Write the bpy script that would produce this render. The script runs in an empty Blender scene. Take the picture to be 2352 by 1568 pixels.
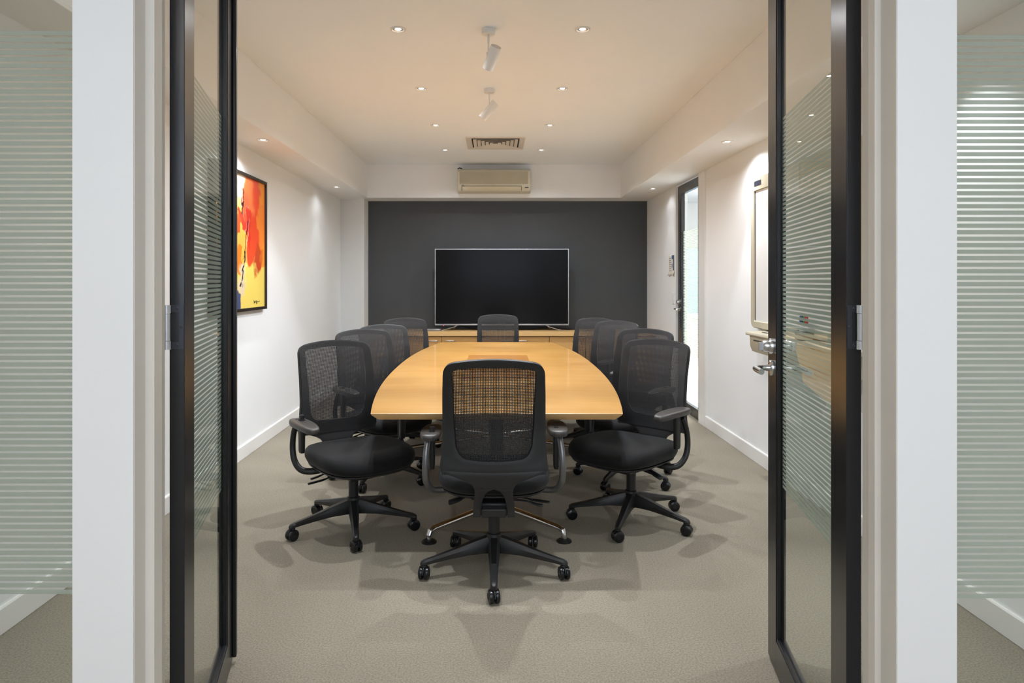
import bpy, bmesh, math, random
from mathutils import Vector, Matrix
random.seed(7)
C = bpy.context.scene.collection
S = bpy.context.scene
PI = math.pi

# ------------------------------------------------------------------ camera
cam_d = bpy.data.cameras.new('camera')
cam = bpy.data.objects.new('camera', cam_d)
C.objects.link(cam)
cam_d.sensor_width = 36.0
cam_d.lens = 24.0
cam_d.shift_x = 36.0 / 2352.0
cam_d.shift_y = -139.0 / 2352.0
cam_d.clip_start = 0.05
cam.location = (0, 0, 1.29)
cam.rotation_euler = (PI / 2, 0, 0)
S.camera = cam

# ------------------------------------------------------------------ world, exposure
w = bpy.data.worlds.new('world')
S.world = w
w.use_nodes = True
w.node_tree.nodes['Background'].inputs[0].default_value = (0.75, 0.85, 1.0, 1)
w.node_tree.nodes['Background'].inputs[1].default_value = 0.6
S.view_settings.view_transform = 'Standard'
S.view_settings.look = 'None'
S.view_settings.gamma = 1.0
S.view_settings.exposure = 0.14
S.view_settings.use_curve_mapping = False
S.cycles.max_bounces = 10
S.cycles.transparent_max_bounces = 24
S.cycles.sample_clamp_indirect = 6.0
S.cycles.use_denoising = True

def hide_light_parent(o, parent):
    o.parent = parent

def area_light(name, loc, rot, sx, sy, power, col):
    d = bpy.data.lights.new(name, 'AREA')
    d.shape = 'RECTANGLE'
    d.size = sx; d.size_y = sy
    d.energy = power; d.color = col
    o = bpy.data.objects.new(name, d)
    o.location = loc; o.rotation_euler = rot
    C.objects.link(o)
    return o
# daylight window of the corridor behind the camera, and the bright office beyond the side door
area_light('corridor_daylight', (0.40, -2.58, 1.80), (PI / 2, 0, 0), 3.2, 1.2, 40, (0.70, 0.82, 1.0))
area_light('corridor_ceiling_light', (0.0, -0.9, 2.62), (0, 0, 0), 4.2, 1.2, 62, (1.0, 0.95, 0.88))
area_light('office_ceiling_light', (3.1, 9.2, 2.95), (0, 0, 0), 2.0, 4.5, 430, (1.0, 0.965, 0.95))
LAMP_W = 92.0
LAMP_COL = (0.89, 0.935, 1.0)

# ------------------------------------------------------------------ materials
def srgb(r, g, b):
    f = lambda c: (c / 255.0 / 12.92) if c <= 10 else ((c / 255.0 + 0.055) / 1.055) ** 2.4
    return (f(r), f(g), f(b), 1.0)

def mat(name, col, rough=0.5, metal=0.0, noise=0.0, nscale=20.0, bump=0.0, bscale=200.0,
        coat=0.0, coat_rough=0.1, stretch=None, sheen=0.0, spec=0.5, emit=None, estr=0.0, detail=4.0):
    m = bpy.data.materials.new(name)
    m.use_nodes = True
    nt = m.node_tree
    p = nt.nodes['Principled BSDF']
    p.inputs['Base Color'].default_value = col
    p.inputs['Roughness'].default_value = rough
    p.inputs['Metallic'].default_value = metal
    p.inputs['Coat Weight'].default_value = coat
    p.inputs['Coat Roughness'].default_value = coat_rough
    p.inputs['Sheen Weight'].default_value = sheen
    p.inputs['Specular IOR Level'].default_value = spec
    if emit is not None:
        p.inputs['Emission Color'].default_value = emit
        p.inputs['Emission Strength'].default_value = estr
    tc = nt.nodes.new('ShaderNodeTexCoord')
    mp = nt.nodes.new('ShaderNodeMapping')
    nt.links.new(tc.outputs['Object'], mp.inputs['Vector'])
    if stretch: mp.inputs['Scale'].default_value = stretch
    if noise > 0:
        n = nt.nodes.new('ShaderNodeTexNoise')
        n.inputs['Scale'].default_value = nscale
        n.inputs['Detail'].default_value = detail
        nt.links.new(mp.outputs[0], n.inputs['Vector'])
        r = nt.nodes.new('ShaderNodeMapRange')
        r.inputs['From Min'].default_value = 0.25
        r.inputs['From Max'].default_value = 0.75
        r.inputs['To Min'].default_value = 1 - noise
        r.inputs['To Max'].default_value = 1 + noise
        nt.links.new(n.outputs['Fac'], r.inputs['Value'])
        mx = nt.nodes.new('ShaderNodeVectorMath')
        mx.operation = 'SCALE'
        mx.inputs[0].default_value = col[:3]
        nt.links.new(r.outputs[0], mx.inputs['Scale'])
        nt.links.new(mx.outputs[0], p.inputs['Base Color'])
    if bump > 0:
        n2 = nt.nodes.new('ShaderNodeTexNoise')
        n2.inputs['Scale'].default_value = bscale
        n2.inputs['Detail'].default_value = 3.0
        nt.links.new(mp.outputs[0], n2.inputs['Vector'])
        b = nt.nodes.new('ShaderNodeBump')
        b.inputs['Strength'].default_value = bump
        b.inputs['Distance'].default_value = 0.002
        nt.links.new(n2.outputs['Fac'], b.inputs['Height'])
        nt.links.new(b.outputs[0], p.inputs['Normal'])
    return m

M = {}
M['wall'] = mat('wall_paint', (0.855, 0.862, 0.858, 1), 0.6, noise=0.012, nscale=3, bump=0.05, bscale=260)
M['ceil'] = mat('ceiling_paint', (0.90, 0.94, 0.975, 1), 0.75, noise=0.012, nscale=2)
M['trim'] = mat('trim_gloss_paint', (0.82, 0.81, 0.785, 1), 0.3)
M['jamb'] = mat('jamb_gloss_paint', (0.74, 0.70, 0.64, 1), 0.35, noise=0.03, nscale=6)
M['darkwall'] = mat('charcoal_wall_paint', srgb(68, 71, 75), 0.45, noise=0.10, nscale=1.6, bump=0.04, bscale=120)
M['carpet'] = mat('loop_carpet', srgb(137, 129, 113), 0.95, noise=0.30, nscale=150, bump=0.9, bscale=300, sheen=0.15, spec=0.1, detail=2)
M['doorpaint'] = mat('black_door_paint', srgb(34, 35, 38), 0.25, noise=0.06, nscale=40, bump=0.12, bscale=60, stretch=(1, 1, 0.12))
M['bead'] = mat('black_bead_paint', srgb(24, 25, 28), 0.35)
M['chrome'] = mat('satin_chrome', (0.72, 0.72, 0.74, 1), 0.2, 1.0)
M['steel'] = mat('brushed_steel', (0.58, 0.58, 0.6, 1), 0.3, 1.0)
M['knuckle'] = mat('bright_hinge_steel', (0.75, 0.77, 0.8, 1), 0.32, 0.65)
M['hingeplate'] = mat('painted_hinge_plate', srgb(58, 60, 66), 0.35, 0.5)
M['alu'] = mat('polished_aluminium', (0.78, 0.78, 0.80, 1), 0.16, 1.0)
M['silver'] = mat('silver_plastic', (0.62, 0.62, 0.64, 1), 0.25, 0.85)
M['screen'] = mat('tv_screen', (0.010, 0.010, 0.011, 1), 0.16, spec=0.07)
M['blackplastic'] = mat('black_plastic', srgb(27, 27, 28), 0.42, noise=0.05, nscale=60, bump=0.15, bscale=500)
M['frameplastic'] = mat('back_frame_plastic', srgb(36, 36, 38), 0.48, bump=0.12, bscale=500)
M['wheel'] = mat('caster_plastic', srgb(22, 23, 26), 0.22)
M['armsheen'] = mat('arm_painted_sheen', srgb(120, 120, 122), 0.32, 0.75)  # lighter grey puts the highlights on the black arm supports into the colour
M['pad'] = mat('armrest_pad_rubber', srgb(62, 59, 56), 0.4, bump=0.1, bscale=300)
M['seat'] = mat('black_seat_fabric', srgb(11, 11, 12), 0.8, bump=0.4, bscale=500, sheen=0.08, spec=0.3)
M['maple'] = mat('maple_cabinet_veneer', srgb(206, 158, 96), 0.4, noise=0.10, nscale=14, stretch=(0.6, 3, 12), coat=0.2)
M['mapleedge'] = mat('maple_worktop_veneer', srgb(218, 176, 116), 0.35, noise=0.07, nscale=10, stretch=(1, 6, 20), coat=0.2)
M['dark'] = mat('dark_recess', srgb(18, 17, 16), 0.8)
M['acbody'] = mat('yellowed_ac_plastic', srgb(216, 209, 190), 0.42, noise=0.03, nscale=8)
M['acgrille'] = mat('ac_grille_plastic', srgb(188, 181, 160), 0.5, noise=0.06, nscale=6)
M['ventmetal'] = mat('vent_metal', srgb(214, 210, 202), 0.5)
M['white'] = mat('white_enamel', (0.82, 0.82, 0.80, 1), 0.35)
M['lampwhite'] = mat('white_lamp_housing', (0.84, 0.83, 0.80, 1), 0.45)
M['glow'] = mat('lamp_glow', (1, 1, 1, 1), 0.5, emit=(1.0, 0.93, 0.82, 1), estr=16.0)
M['led'] = mat('red_led', (1, 0.05, 0.1, 1), 0.4, emit=(1, 0.05, 0.15, 1), estr=3.0)
M['beige'] = mat('beige_board_plastic', srgb(188, 180, 158), 0.45)
M['board'] = mat('whiteboard_surface', (0.80, 0.79, 0.77, 1), 0.15)
M['paper'] = mat('paper', srgb(222, 216, 204), 0.7)
M['blueprint'] = mat('blue_print', srgb(70, 96, 130), 0.7)
M['greyprint'] = mat('grey_print', srgb(120, 120, 120), 0.7)
M['cord'] = mat('black_cord', srgb(20, 20, 22), 0.5)
M['woodframe'] = mat('picture_frame_wood', srgb(30, 24, 22), 0.35)
M['whiteprint'] = mat('white_print', srgb(210, 210, 210), 0.6)
M['red'] = mat('red_plastic', srgb(190, 40, 35), 0.4)
M['green'] = mat('green_plastic', srgb(40, 130, 70), 0.4)
M['blue'] = mat('blue_plastic', srgb(40, 70, 150), 0.4)
M['officefloor'] = mat('office_floor', (0.62, 0.62, 0.64, 1), 0.35)
M['bluegrey'] = mat('office_blue_panel', srgb(150, 178, 200), 0.5)

def table_mat(name, c1, c2, rough=0.16):
    m = bpy.data.materials.new(name); m.use_nodes = True
    nt = m.node_tree; p = nt.nodes['Principled BSDF']
    tc = nt.nodes.new('ShaderNodeTexCoord')
    mp = nt.nodes.new('ShaderNodeMapping'); mp.inputs['Scale'].default_value = (1.2, 9, 1)
    nt.links.new(tc.outputs['Object'], mp.inputs['Vector'])
    n = nt.nodes.new('ShaderNodeTexNoise'); n.inputs['Scale'].default_value = 2.2; n.inputs['Detail'].default_value = 8; n.inputs['Distortion'].default_value = 0.6
    nt.links.new(mp.outputs[0], n.inputs['Vector'])
    n2 = nt.nodes.new('ShaderNodeTexNoise'); n2.inputs['Scale'].default_value = 3.0; n2.inputs['Detail'].default_value = 2
    nt.links.new(tc.outputs['Object'], n2.inputs['Vector'])
    ad = nt.nodes.new('ShaderNodeMath'); ad.operation = 'ADD'
    nt.links.new(n.outputs['Fac'], ad.inputs[0]); nt.links.new(n2.outputs['Fac'], ad.inputs[1])
    hf = nt.nodes.new('ShaderNodeMath'); hf.operation = 'MULTIPLY'; hf.inputs[1].default_value = 0.5
    nt.links.new(ad.outputs[0], hf.inputs[0])
    r = nt.nodes.new('ShaderNodeValToRGB')
    r.color_ramp.elements[0].position = 0.32; r.color_ramp.elements[0].color = c1
    r.color_ramp.elements[1].position = 0.68; r.color_ramp.elements[1].color = c2
    nt.links.new(hf.outputs[0], r.inputs[0])
    nt.links.new(r.outputs[0], p.inputs['Base Color'])
    p.inputs['Roughness'].default_value = 0.3
    p.inputs['Coat Weight'].default_value = 0.6
    p.inputs['Coat Roughness'].default_value = 0.09
    return m
M['tabletop'] = table_mat('honey_maple_veneer', srgb(202, 148, 74), srgb(219, 168, 94))
M['insert'] = table_mat('amber_insert_veneer', srgb(176, 118, 52), srgb(192, 134, 66))
M['tableedge'] = mat('maple_table_edge', srgb(214, 172, 116), 0.35, noise=0.06, nscale=10, coat=0.3)

def glass_mat(name, tint=(0.965, 0.985, 0.97)):
    m = bpy.data.materials.new(name); m.use_nodes = True
    nt = m.node_tree; nt.nodes.clear()
    out = nt.nodes.new('ShaderNodeOutputMaterial')
    tr = nt.nodes.new('ShaderNodeBsdfTransparent'); tr.inputs[0].default_value = (*tint, 1)
    gl = nt.nodes.new('ShaderNodeBsdfGlossy'); gl.inputs['Roughness'].default_value = 0.01
    fr = nt.nodes.new('ShaderNodeFresnel'); fr.inputs['IOR'].default_value = 1.45
    mx = nt.nodes.new('ShaderNodeMixShader')
    ge = nt.nodes.new('ShaderNodeNewGeometry')
    iv = nt.nodes.new('ShaderNodeMath'); iv.operation = 'SUBTRACT'; iv.inputs[0].default_value = 1.0; nt.links.new(ge.outputs['Backfacing'], iv.inputs[1])
    ml = nt.nodes.new('ShaderNodeMath'); ml.operation = 'MULTIPLY'; nt.links.new(fr.outputs[0], ml.inputs[0]); nt.links.new(iv.outputs[0], ml.inputs[1])
    nt.links.new(ml.outputs[0], mx.inputs[0]); nt.links.new(tr.outputs[0], mx.inputs[1]); nt.links.new(gl.outputs[0], mx.inputs[2])
    nt.links.new(mx.outputs[0], out.inputs[0])
    return m
M['glass'] = glass_mat('clear_glass')

def film_mat(name, col, t=0.22):
    m = bpy.data.materials.new(name); m.use_nodes = True
    nt = m.node_tree; nt.nodes.clear()
    out = nt.nodes.new('ShaderNodeOutputMaterial')
    tr = nt.nodes.new('ShaderNodeBsdfTransparent'); tr.inputs[0].default_value = (*[c * 1.08 for c in col], 1)
    tl = nt.nodes.new('ShaderNodeBsdfTranslucent'); tl.inputs[0].default_value = (*col, 1)
    df = nt.nodes.new('ShaderNodeBsdfDiffuse'); df.inputs[0].default_value = (*[c * 0.9 for c in col], 1)
    a = nt.nodes.new('ShaderNodeMixShader'); a.inputs[0].default_value = 0.38
    nt.links.new(tl.outputs[0], a.inputs[1]); nt.links.new(df.outputs[0], a.inputs[2])
    b = nt.nodes.new('ShaderNodeMixShader'); b.inputs[0].default_value = t
    nt.links.new(a.outputs[0], b.inputs[1]); nt.links.new(tr.outputs[0], b.inputs[2])
    nt.links.new(b.outputs[0], out.inputs[0])
    return m
M['film'] = film_mat('frosted_film', (0.74, 0.78, 0.73), 0.30)

def meshfabric_mat():
    m = bpy.data.materials.new('black_mesh_fabric'); m.use_nodes = True
    nt = m.node_tree; nt.nodes.clear()
    L = nt.links
    out = nt.nodes.new('ShaderNodeOutputMaterial')
    tc = nt.nodes.new('ShaderNodeTexCoord')
    sep = nt.nodes.new('ShaderNodeSeparateXYZ'); L.new(tc.outputs['Object'], sep.inputs[0])
    def holes(sock, pitch, frac):
        a = nt.nodes.new('ShaderNodeMath'); a.operation = 'DIVIDE'; a.inputs[1].default_value = pitch; L.new(sock, a.inputs[0])
        b = nt.nodes.new('ShaderNodeMath'); b.operation = 'FRACT'; L.new(a.outputs[0], b.inputs[0])
        c = nt.nodes.new('ShaderNodeMath'); c.operation = 'LESS_THAN'; c.inputs[1].default_value = frac; L.new(b.outputs[0], c.inputs[0])
        return c.outputs[0]
    hx = holes(sep.outputs[0], 0.0066, 0.50)
    hz = holes(sep.outputs[2], 0.0066, 0.54)
    mu = nt.nodes.new('ShaderNodeMath'); mu.operation = 'MULTIPLY'; L.new(hx, mu.inputs[0]); L.new(hz, mu.inputs[1])
    m2 = nt.nodes.new('ShaderNodeMath'); m2.operation = 'MULTIPLY'; L.new(mu.outputs[0], m2.inputs[0])
    lw = nt.nodes.new('ShaderNodeLayerWeight'); lw.inputs[0].default_value = 0.5
    ca = nt.nodes.new('ShaderNodeMath'); ca.operation = 'SUBTRACT'; ca.inputs[0].default_value = 1.0; L.new(lw.outputs['Facing'], ca.inputs[1])
    c2 = nt.nodes.new('ShaderNodeMath'); c2.operation = 'POWER'; c2.inputs[1].default_value = 4.4; L.new(ca.outputs[0], c2.inputs[0])
    L.new(c2.outputs[0], m2.inputs[1])
    p = nt.nodes.new('ShaderNodeBsdfPrincipled')
    p.inputs['Base Color'].default_value = srgb(36, 36, 38)
    p.inputs['Roughness'].default_value = 0.75
    p.inputs['Sheen Weight'].default_value = 0.2
    tr = nt.nodes.new('ShaderNodeBsdfTransparent')
    mx = nt.nodes.new('ShaderNodeMixShader')
    L.new(m2.outputs[0], mx.inputs[0]); L.new(p.outputs[0], mx.inputs[1]); L.new(tr.outputs[0], mx.inputs[2])
    L.new(mx.outputs[0], out.inputs[0])
    return m
M['mesh'] = meshfabric_mat()

# ------------------------------------------------------------------ geometry helpers
def NB(): return bmesh.new()

def box(bm, x0, x1, y0, y1, z0, z1):
    vs = [bm.verts.new(p) for p in [(x0,y0,z0),(x1,y0,z0),(x1,y1,z0),(x0,y1,z0),(x0,y0,z1),(x1,y0,z1),(x1,y1,z1),(x0,y1,z1)]]
    for f in [(3,2,1,0),(4,5,6,7),(0,1,5,4),(1,2,6,5),(2,3,7,6),(3,0,4,7)]:
        bm.faces.new([vs[i] for i in f])
    return vs

def prism(bm, pts, z0, z1):
    a = [bm.verts.new((x, y, z0)) for x, y in pts]
    b = [bm.verts.new((x, y, z1)) for x, y in pts]
    n = len(pts)
    bm.faces.new(a[::-1]); bm.faces.new(b)
    for i in range(n):
        bm.faces.new([a[i], a[(i+1) % n], b[(i+1) % n], b[i]])

def rings(bm, loops, cap=True):
    """loops: list of lists of points, same count; skins them together"""
    vl = [[bm.verts.new(p) for p in lp] for lp in loops]
    n = len(vl[0])
    for a, b in zip(vl, vl[1:]):
        for i in range(n):
            bm.faces.new([a[i], a[(i+1) % n], b[(i+1) % n], b[i]])
    if cap:
        bm.faces.new(vl[0][::-1]); bm.faces.new(vl[-1])
    return vl

def cyl(bm, p0, p1, r0, r1=None, n=20, cap=True):
    r1 = r0 if r1 is None else r1
    p0 = Vector(p0); p1 = Vector(p1)
    d = (p1 - p0).normalized()
    q = d.to_track_quat('Z', 'Y')
    lo = []
    for p, r in ((p0, r0), (p1, r1)):
        lo.append([p + q @ Vector((r * math.cos(2*PI*i/n), r * math.sin(2*PI*i/n), 0)) for i in range(n)])
    rings(bm, lo, cap)

def lathe(bm, prof, n=28, axis_o=(0,0,0), axis=(0,0,1), cap=True):
    o = Vector(axis_o); q = Vector(axis).normalized().to_track_quat('Z', 'Y')
    lo = [[o + q @ Vector((r * math.cos(2*PI*i/n), r * math.sin(2*PI*i/n), z)) for i in range(n)] for r, z in prof]
    rings(bm, lo, cap)

def tube(bm, pts, rx, ry=None, n=12, up=(0,0,1)):
    """sweep an ellipse; rx, ry may be lists"""
    P = [Vector(p) for p in pts]
    k = len(P)
    rx = rx if isinstance(rx, (list, tuple)) else [rx] * k
    ry = rx if ry is None else (ry if isinstance(ry, (list, tuple)) else [ry] * k)
    lo = []
    U = Vector(up)
    for i in range(k):
        t = (P[min(i+1, k-1)] - P[max(i-1, 0)]).normalized()
        s = t.cross(U)
        if s.length < 1e-4: s = t.cross(Vector((1, 0, 0)))
        s.normalize(); v = s.cross(t)
        lo.append([P[i] + s * rx[i] * math.cos(2*PI*j/n) + v * ry[i] * math.sin(2*PI*j/n) for j in range(n)])
    rings(bm, lo)

def spline(pts, m=6):
    P = [Vector(p) for p in pts]; out = []
    for i in range(len(P) - 1):
        a = P[max(i-1, 0)]; b = P[i]; c = P[i+1]; d = P[min(i+2, len(P)-1)]
        for j in range(m):
            t = j / m
            out.append(0.5 * ((2*b) + (c - a) * t + (2*a - 5*b + 4*c - d) * t*t + (3*b - a - 3*c + d) * t**3))
    out.append(P[-1])
    return out

def obj(name, bm, m, parent=None, loc=(0,0,0), rotz=0.0, smooth=False, bevel=0.0, seg=2, auto=40):
    bmesh.ops.recalc_face_normals(bm, faces=bm.faces[:])
    me = bpy.data.meshes.new(name)
    bm.to_mesh(me); bm.free()
    if isinstance(m, (list, tuple)):
        for k in m: me.materials.append(k)
    else: me.materials.append(m)
    if smooth or bevel > 0:
        me.polygons.foreach_set('use_smooth', [True] * len(me.polygons))
        try: me.set_sharp_from_angle(angle=math.radians(auto))
        except Exception: pass
    o = bpy.data.objects.new(name, me)
    o.location = loc; o.rotation_euler = (0, 0, rotz)
    if parent is not None: o.parent = parent
    C.objects.link(o)
    if bevel > 0:
        b = o.modifiers.new('bevel', 'BEVEL'); b.width = bevel; b.segments = seg; b.limit_method = 'ANGLE'; b.angle_limit = math.radians(35)
        b.harden_normals = False
    return o

def thing(name, label, cat, loc=(0,0,0), rotz=0.0, group=None):
    o = bpy.data.objects.new(name, None)
    o.empty_display_size = 0.1
    C.objects.link(o)
    o.location = loc; o.rotation_euler = (0, 0, rotz)
    o['label'] = label; o['category'] = cat
    if group: o['group'] = group
    return o

def tag(o, label, cat, group=None):
    o['label'] = label; o['category'] = cat
    if group: o['group'] = group
    return o

def struct(o, label=None):
    o['kind'] = 'structure'
    if label: o['label'] = label
    return o

def sbox(name, m, *b, parent=None, label=None, bevel=0.0):
    bm = NB()
    for q in b: box(bm, *q)
    o = obj(name, bm, m, parent, bevel=bevel)
    if parent is None: struct(o, label)
    return o

def pbox(name, m, q, parent, bevel=0.0, seg=2, loc=(0,0,0)):
    bm = NB(); box(bm, *q)
    return obj(name, bm, m, parent, bevel=bevel, seg=seg, loc=loc)

def copy_tree(o, parent=None):
    c = o.copy(); C.objects.link(c)
    if parent is not None: c.parent = parent
    for ch in list(o.children): copy_tree(ch, c)
    return c

# ------------------------------------------------------------------ the room shell
CZ = 2.66          # ceiling
SZ = 2.27          # underside of the bulkheads
XR = 1.855         # right wall
XL0, XL1 = -1.80, -1.89
YF0, YF1 = 1.395, 1.52
YB = 8.40
HEAD = 2.42

bm = NB(); box(bm, -4.2, 5.6, -2.6, 15.2, -0.06, 0.0)
struct(obj('floor', bm, M['carpet']), 'beige grey loop pile carpet')
bm = NB(); box(bm, -2.2, 2.2, YF0, YB + 0.2, CZ, CZ + 0.1)
struct(obj('ceiling', bm, M['ceil']), 'white painted ceiling of the meeting room')
bm = NB(); box(bm, -4.2, 4.2, -2.6, YF0, CZ, CZ + 0.1)
struct(obj('ceiling_corridor', bm, M['ceil']))
# left wall (very slightly out of square)
bm = NB(); prism(bm, [(XL0 - 0.12, YF0), (XL0, YF0), (XL1, YB + 0.1), (XL1 - 0.12, YB + 0.1)], 0, CZ)
struct(obj('wall_left', bm, M['wall']), 'white left wall')
DY0, DY1 = 6.235, 7.02
sbox('wall_right', M['wall'], (XR, XR + 0.12, YF0, DY0 - 0.03, 0, CZ), (XR, XR + 0.12, DY1 + 0.03, YB + 0.1, 0, CZ), (XR, XR + 0.12, DY0 - 0.03, DY1 + 0.03, SZ, CZ), label='white right wall with a door opening')
sbox('wall_back', M['darkwall'], (-1.62, XR, YB, YB + 0.12, 0, SZ + 0.02), label='charcoal painted back wall')
bm = NB(); prism(bm, [(-1.93, 8.28), (-1.575, 8.13), (-1.575, 8.45), (-1.93, 8.45)], 0, SZ)
struct(obj('wall_nib', bm, M['wall']), 'white wall nib beside the charcoal wall')
bm = NB(); box(bm, -1.95, -1.52, YF1, 8.045, SZ, CZ - 0.001)
struct(obj('bulkhead_left', bm, M['wall']))
bm = NB(); box(bm, 1.465, XR, YF1, 8.045, SZ, CZ - 0.001)
struct(obj('bulkhead_right', bm, M['wall']))
bm = NB(); box(bm, -1.95, XR, 8.045, YB + 0.1, SZ, CZ - 0.001)
struct(obj('bulkhead_back', bm, M['wall']))

# front wall: columns beside the double door, header, side pieces
COLL = (-0.8665, -0.742); COLR = (0.8194, 0.9412)
sbox('wall_front', M['wall'], (COLL[0], COLL[1], YF0, YF1, 0, CZ), (COLR[0], COLR[1], YF0, YF1, 0, CZ),
     (COLL[1], COLR[0], YF0, YF1, HEAD, CZ), (XL0 - 0.12, COLL[0], YF0, YF1, HEAD, CZ), (COLR[1], XR + 0.12, YF0, YF1, HEAD, CZ),
     (-4.2, XL0 - 0.02, YF0, YF1, 0, CZ), (XR + 0.02, 4.2, YF0, YF1, 0, CZ), label='white front wall with columns beside the double door')
sbox('door_jamb_left', M['jamb'], (COLL[1] - 0.001, COLL[1] + 0.0015, YF0 + 0.002, YF1 + 0.006, 0, HEAD), (COLL[1] - 0.001, COLL[1] + 0.0205, 1.44, 1.474, 0, HEAD), bevel=0.001)
sbox('door_jamb_right', M['jamb'], (COLR[0] - 0.0015, COLR[0] + 0.001, YF0 + 0.002, YF1 + 0.006, 0, HEAD), (COLR[0] - 0.0145, COLR[0] + 0.001, 1.452, 1.478, 0, HEAD), bevel=0.001)
sbox('door_jamb_top', M['jamb'], (COLL[1], COLR[0], YF0 + 0.002, YF1, HEAD - 0.004, HEAD + 0.001))

# baseboards
def baseboard(name, pts, side):
    """pts: polyline on the wall face; side = inward normal sign handled by offsets"""
    bm = NB()
    for (a, b, nrm) in pts:
        a = Vector((*a, 0)); b = Vector((*b, 0)); n = Vector((*nrm, 0)).normalized()
        prof = [(0, 0.002), (0.012, 0.002), (0.012, 0.094), (0.008, 0.1), (0, 0.1)]
        la = [a + n * d + Vector((0, 0, z)) for d, z in prof]
        lb = [b + n * d + Vector((0, 0, z)) for d, z in prof]
        rings(bm, [la, lb])
    struct(obj(name, bm, M['trim']))
sl = (XL1 - XL0) / (YB + 0.1 - YF0)
xl = lambda y: XL0 + sl * (y - YF0)
baseboard('baseboard_left', [((xl(1.52), 1.52), (xl(8.27), 8.27), (1, 0.01))], 1)
baseboard('baseboard_right', [((XR, 1.52), (XR, 6.03), (-1, 0)), ((XR, 7.14), (XR, 7.9), (-1, 0))], 1)

# corridor behind the camera and the office beyond the side door
sbox('wall_corridor', M['wall'], (-4.2, 4.2, -2.7, -2.6, 0, 1.2), (-4.2, 4.2, -2.7, -2.6, 2.4, CZ), (-4.2, -1.2, -2.7, -2.6, 1.2, 2.4), (2.0, 4.2, -2.7, -2.6, 1.2, 2.4),
     (-4.3, -4.2, -2.6, YF1, 0, CZ), (4.2, 4.3, -2.6, YF1, 0, CZ))
sbox('wall_office', M['wall'], (XR + 0.12, 5.6, 15.0, 15.1, 0, 3.0), (5.5, 5.6, 5.2, 15.0, 0, 3.0), (XR + 0.13, 5.5, 5.1, 5.2, 0, 3.0), (XR, XR + 0.12, YB + 0.15, 15.0, 0, 3.0), (2.02, 2.40, 9.6, 9.9, 0, 3.0))
sbox('ceiling_office', M['ceil'], (XR + 0.12, 5.6, 5.1, 15.1, 3.0, 3.08))
sbox('floor_office', M['officefloor'], (XR + 0.13, 5.5, 5.2, 15.0, 0.0, 0.012))

# ------------------------------------------------------------------ sidelight windows with striped film
PITCH = 0.01385
FZ0, FZ1 = 0.607, 1.82
NST = int((FZ1 - FZ0) / PITCH)
def unit_box_mesh(name, sx, sy, sz, m):
    bm = NB(); box(bm, 0, sx, -sy/2, sy/2, 0, sz)
    bmesh.ops.recalc_face_normals(bm, faces=bm.faces[:])
    me = bpy.data.meshes.new(name); bm.to_mesh(me); bm.free(); me.materials.append(m)
    return me
def stripes(parent, length, x0, yoff, n=NST, z1=FZ1, name='film_stripe'):
    me = unit_box_mesh('film_stripe', length, 0.0006, PITCH * 0.66, M['film'])
    for i in range(n):
        o = bpy.data.objects.new(name, me)
        o.parent = parent
        h = PITCH * 0.66
        o.location = (x0, yoff, z1 - i * PITCH - h)
        C.objects.link(o)

def sidelight(name, x0, x1, dz=0.0):
    r = bpy.data.objects.new(name, None); C.objects.link(r); r['kind'] = 'structure'
    r.location = (0, 1.46, 0)
    pbox('glass_pane', M['glass'], (x0, x1, -0.003, 0.003, 0.05, HEAD), r)
    pbox('window_sill', M['trim'], (x0, x1, -0.04, 0.04, 0.0, 0.05), r, 0.003)
    stripes(r, x1 - x0, x0, -0.0038, z1=FZ1 + dz)
    return r
sidelight('window_1', XL0 - 0.02, COLL[0], 0.003)
sidelight('window_2', COLR[1], XR + 0.02, -0.006)

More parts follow.
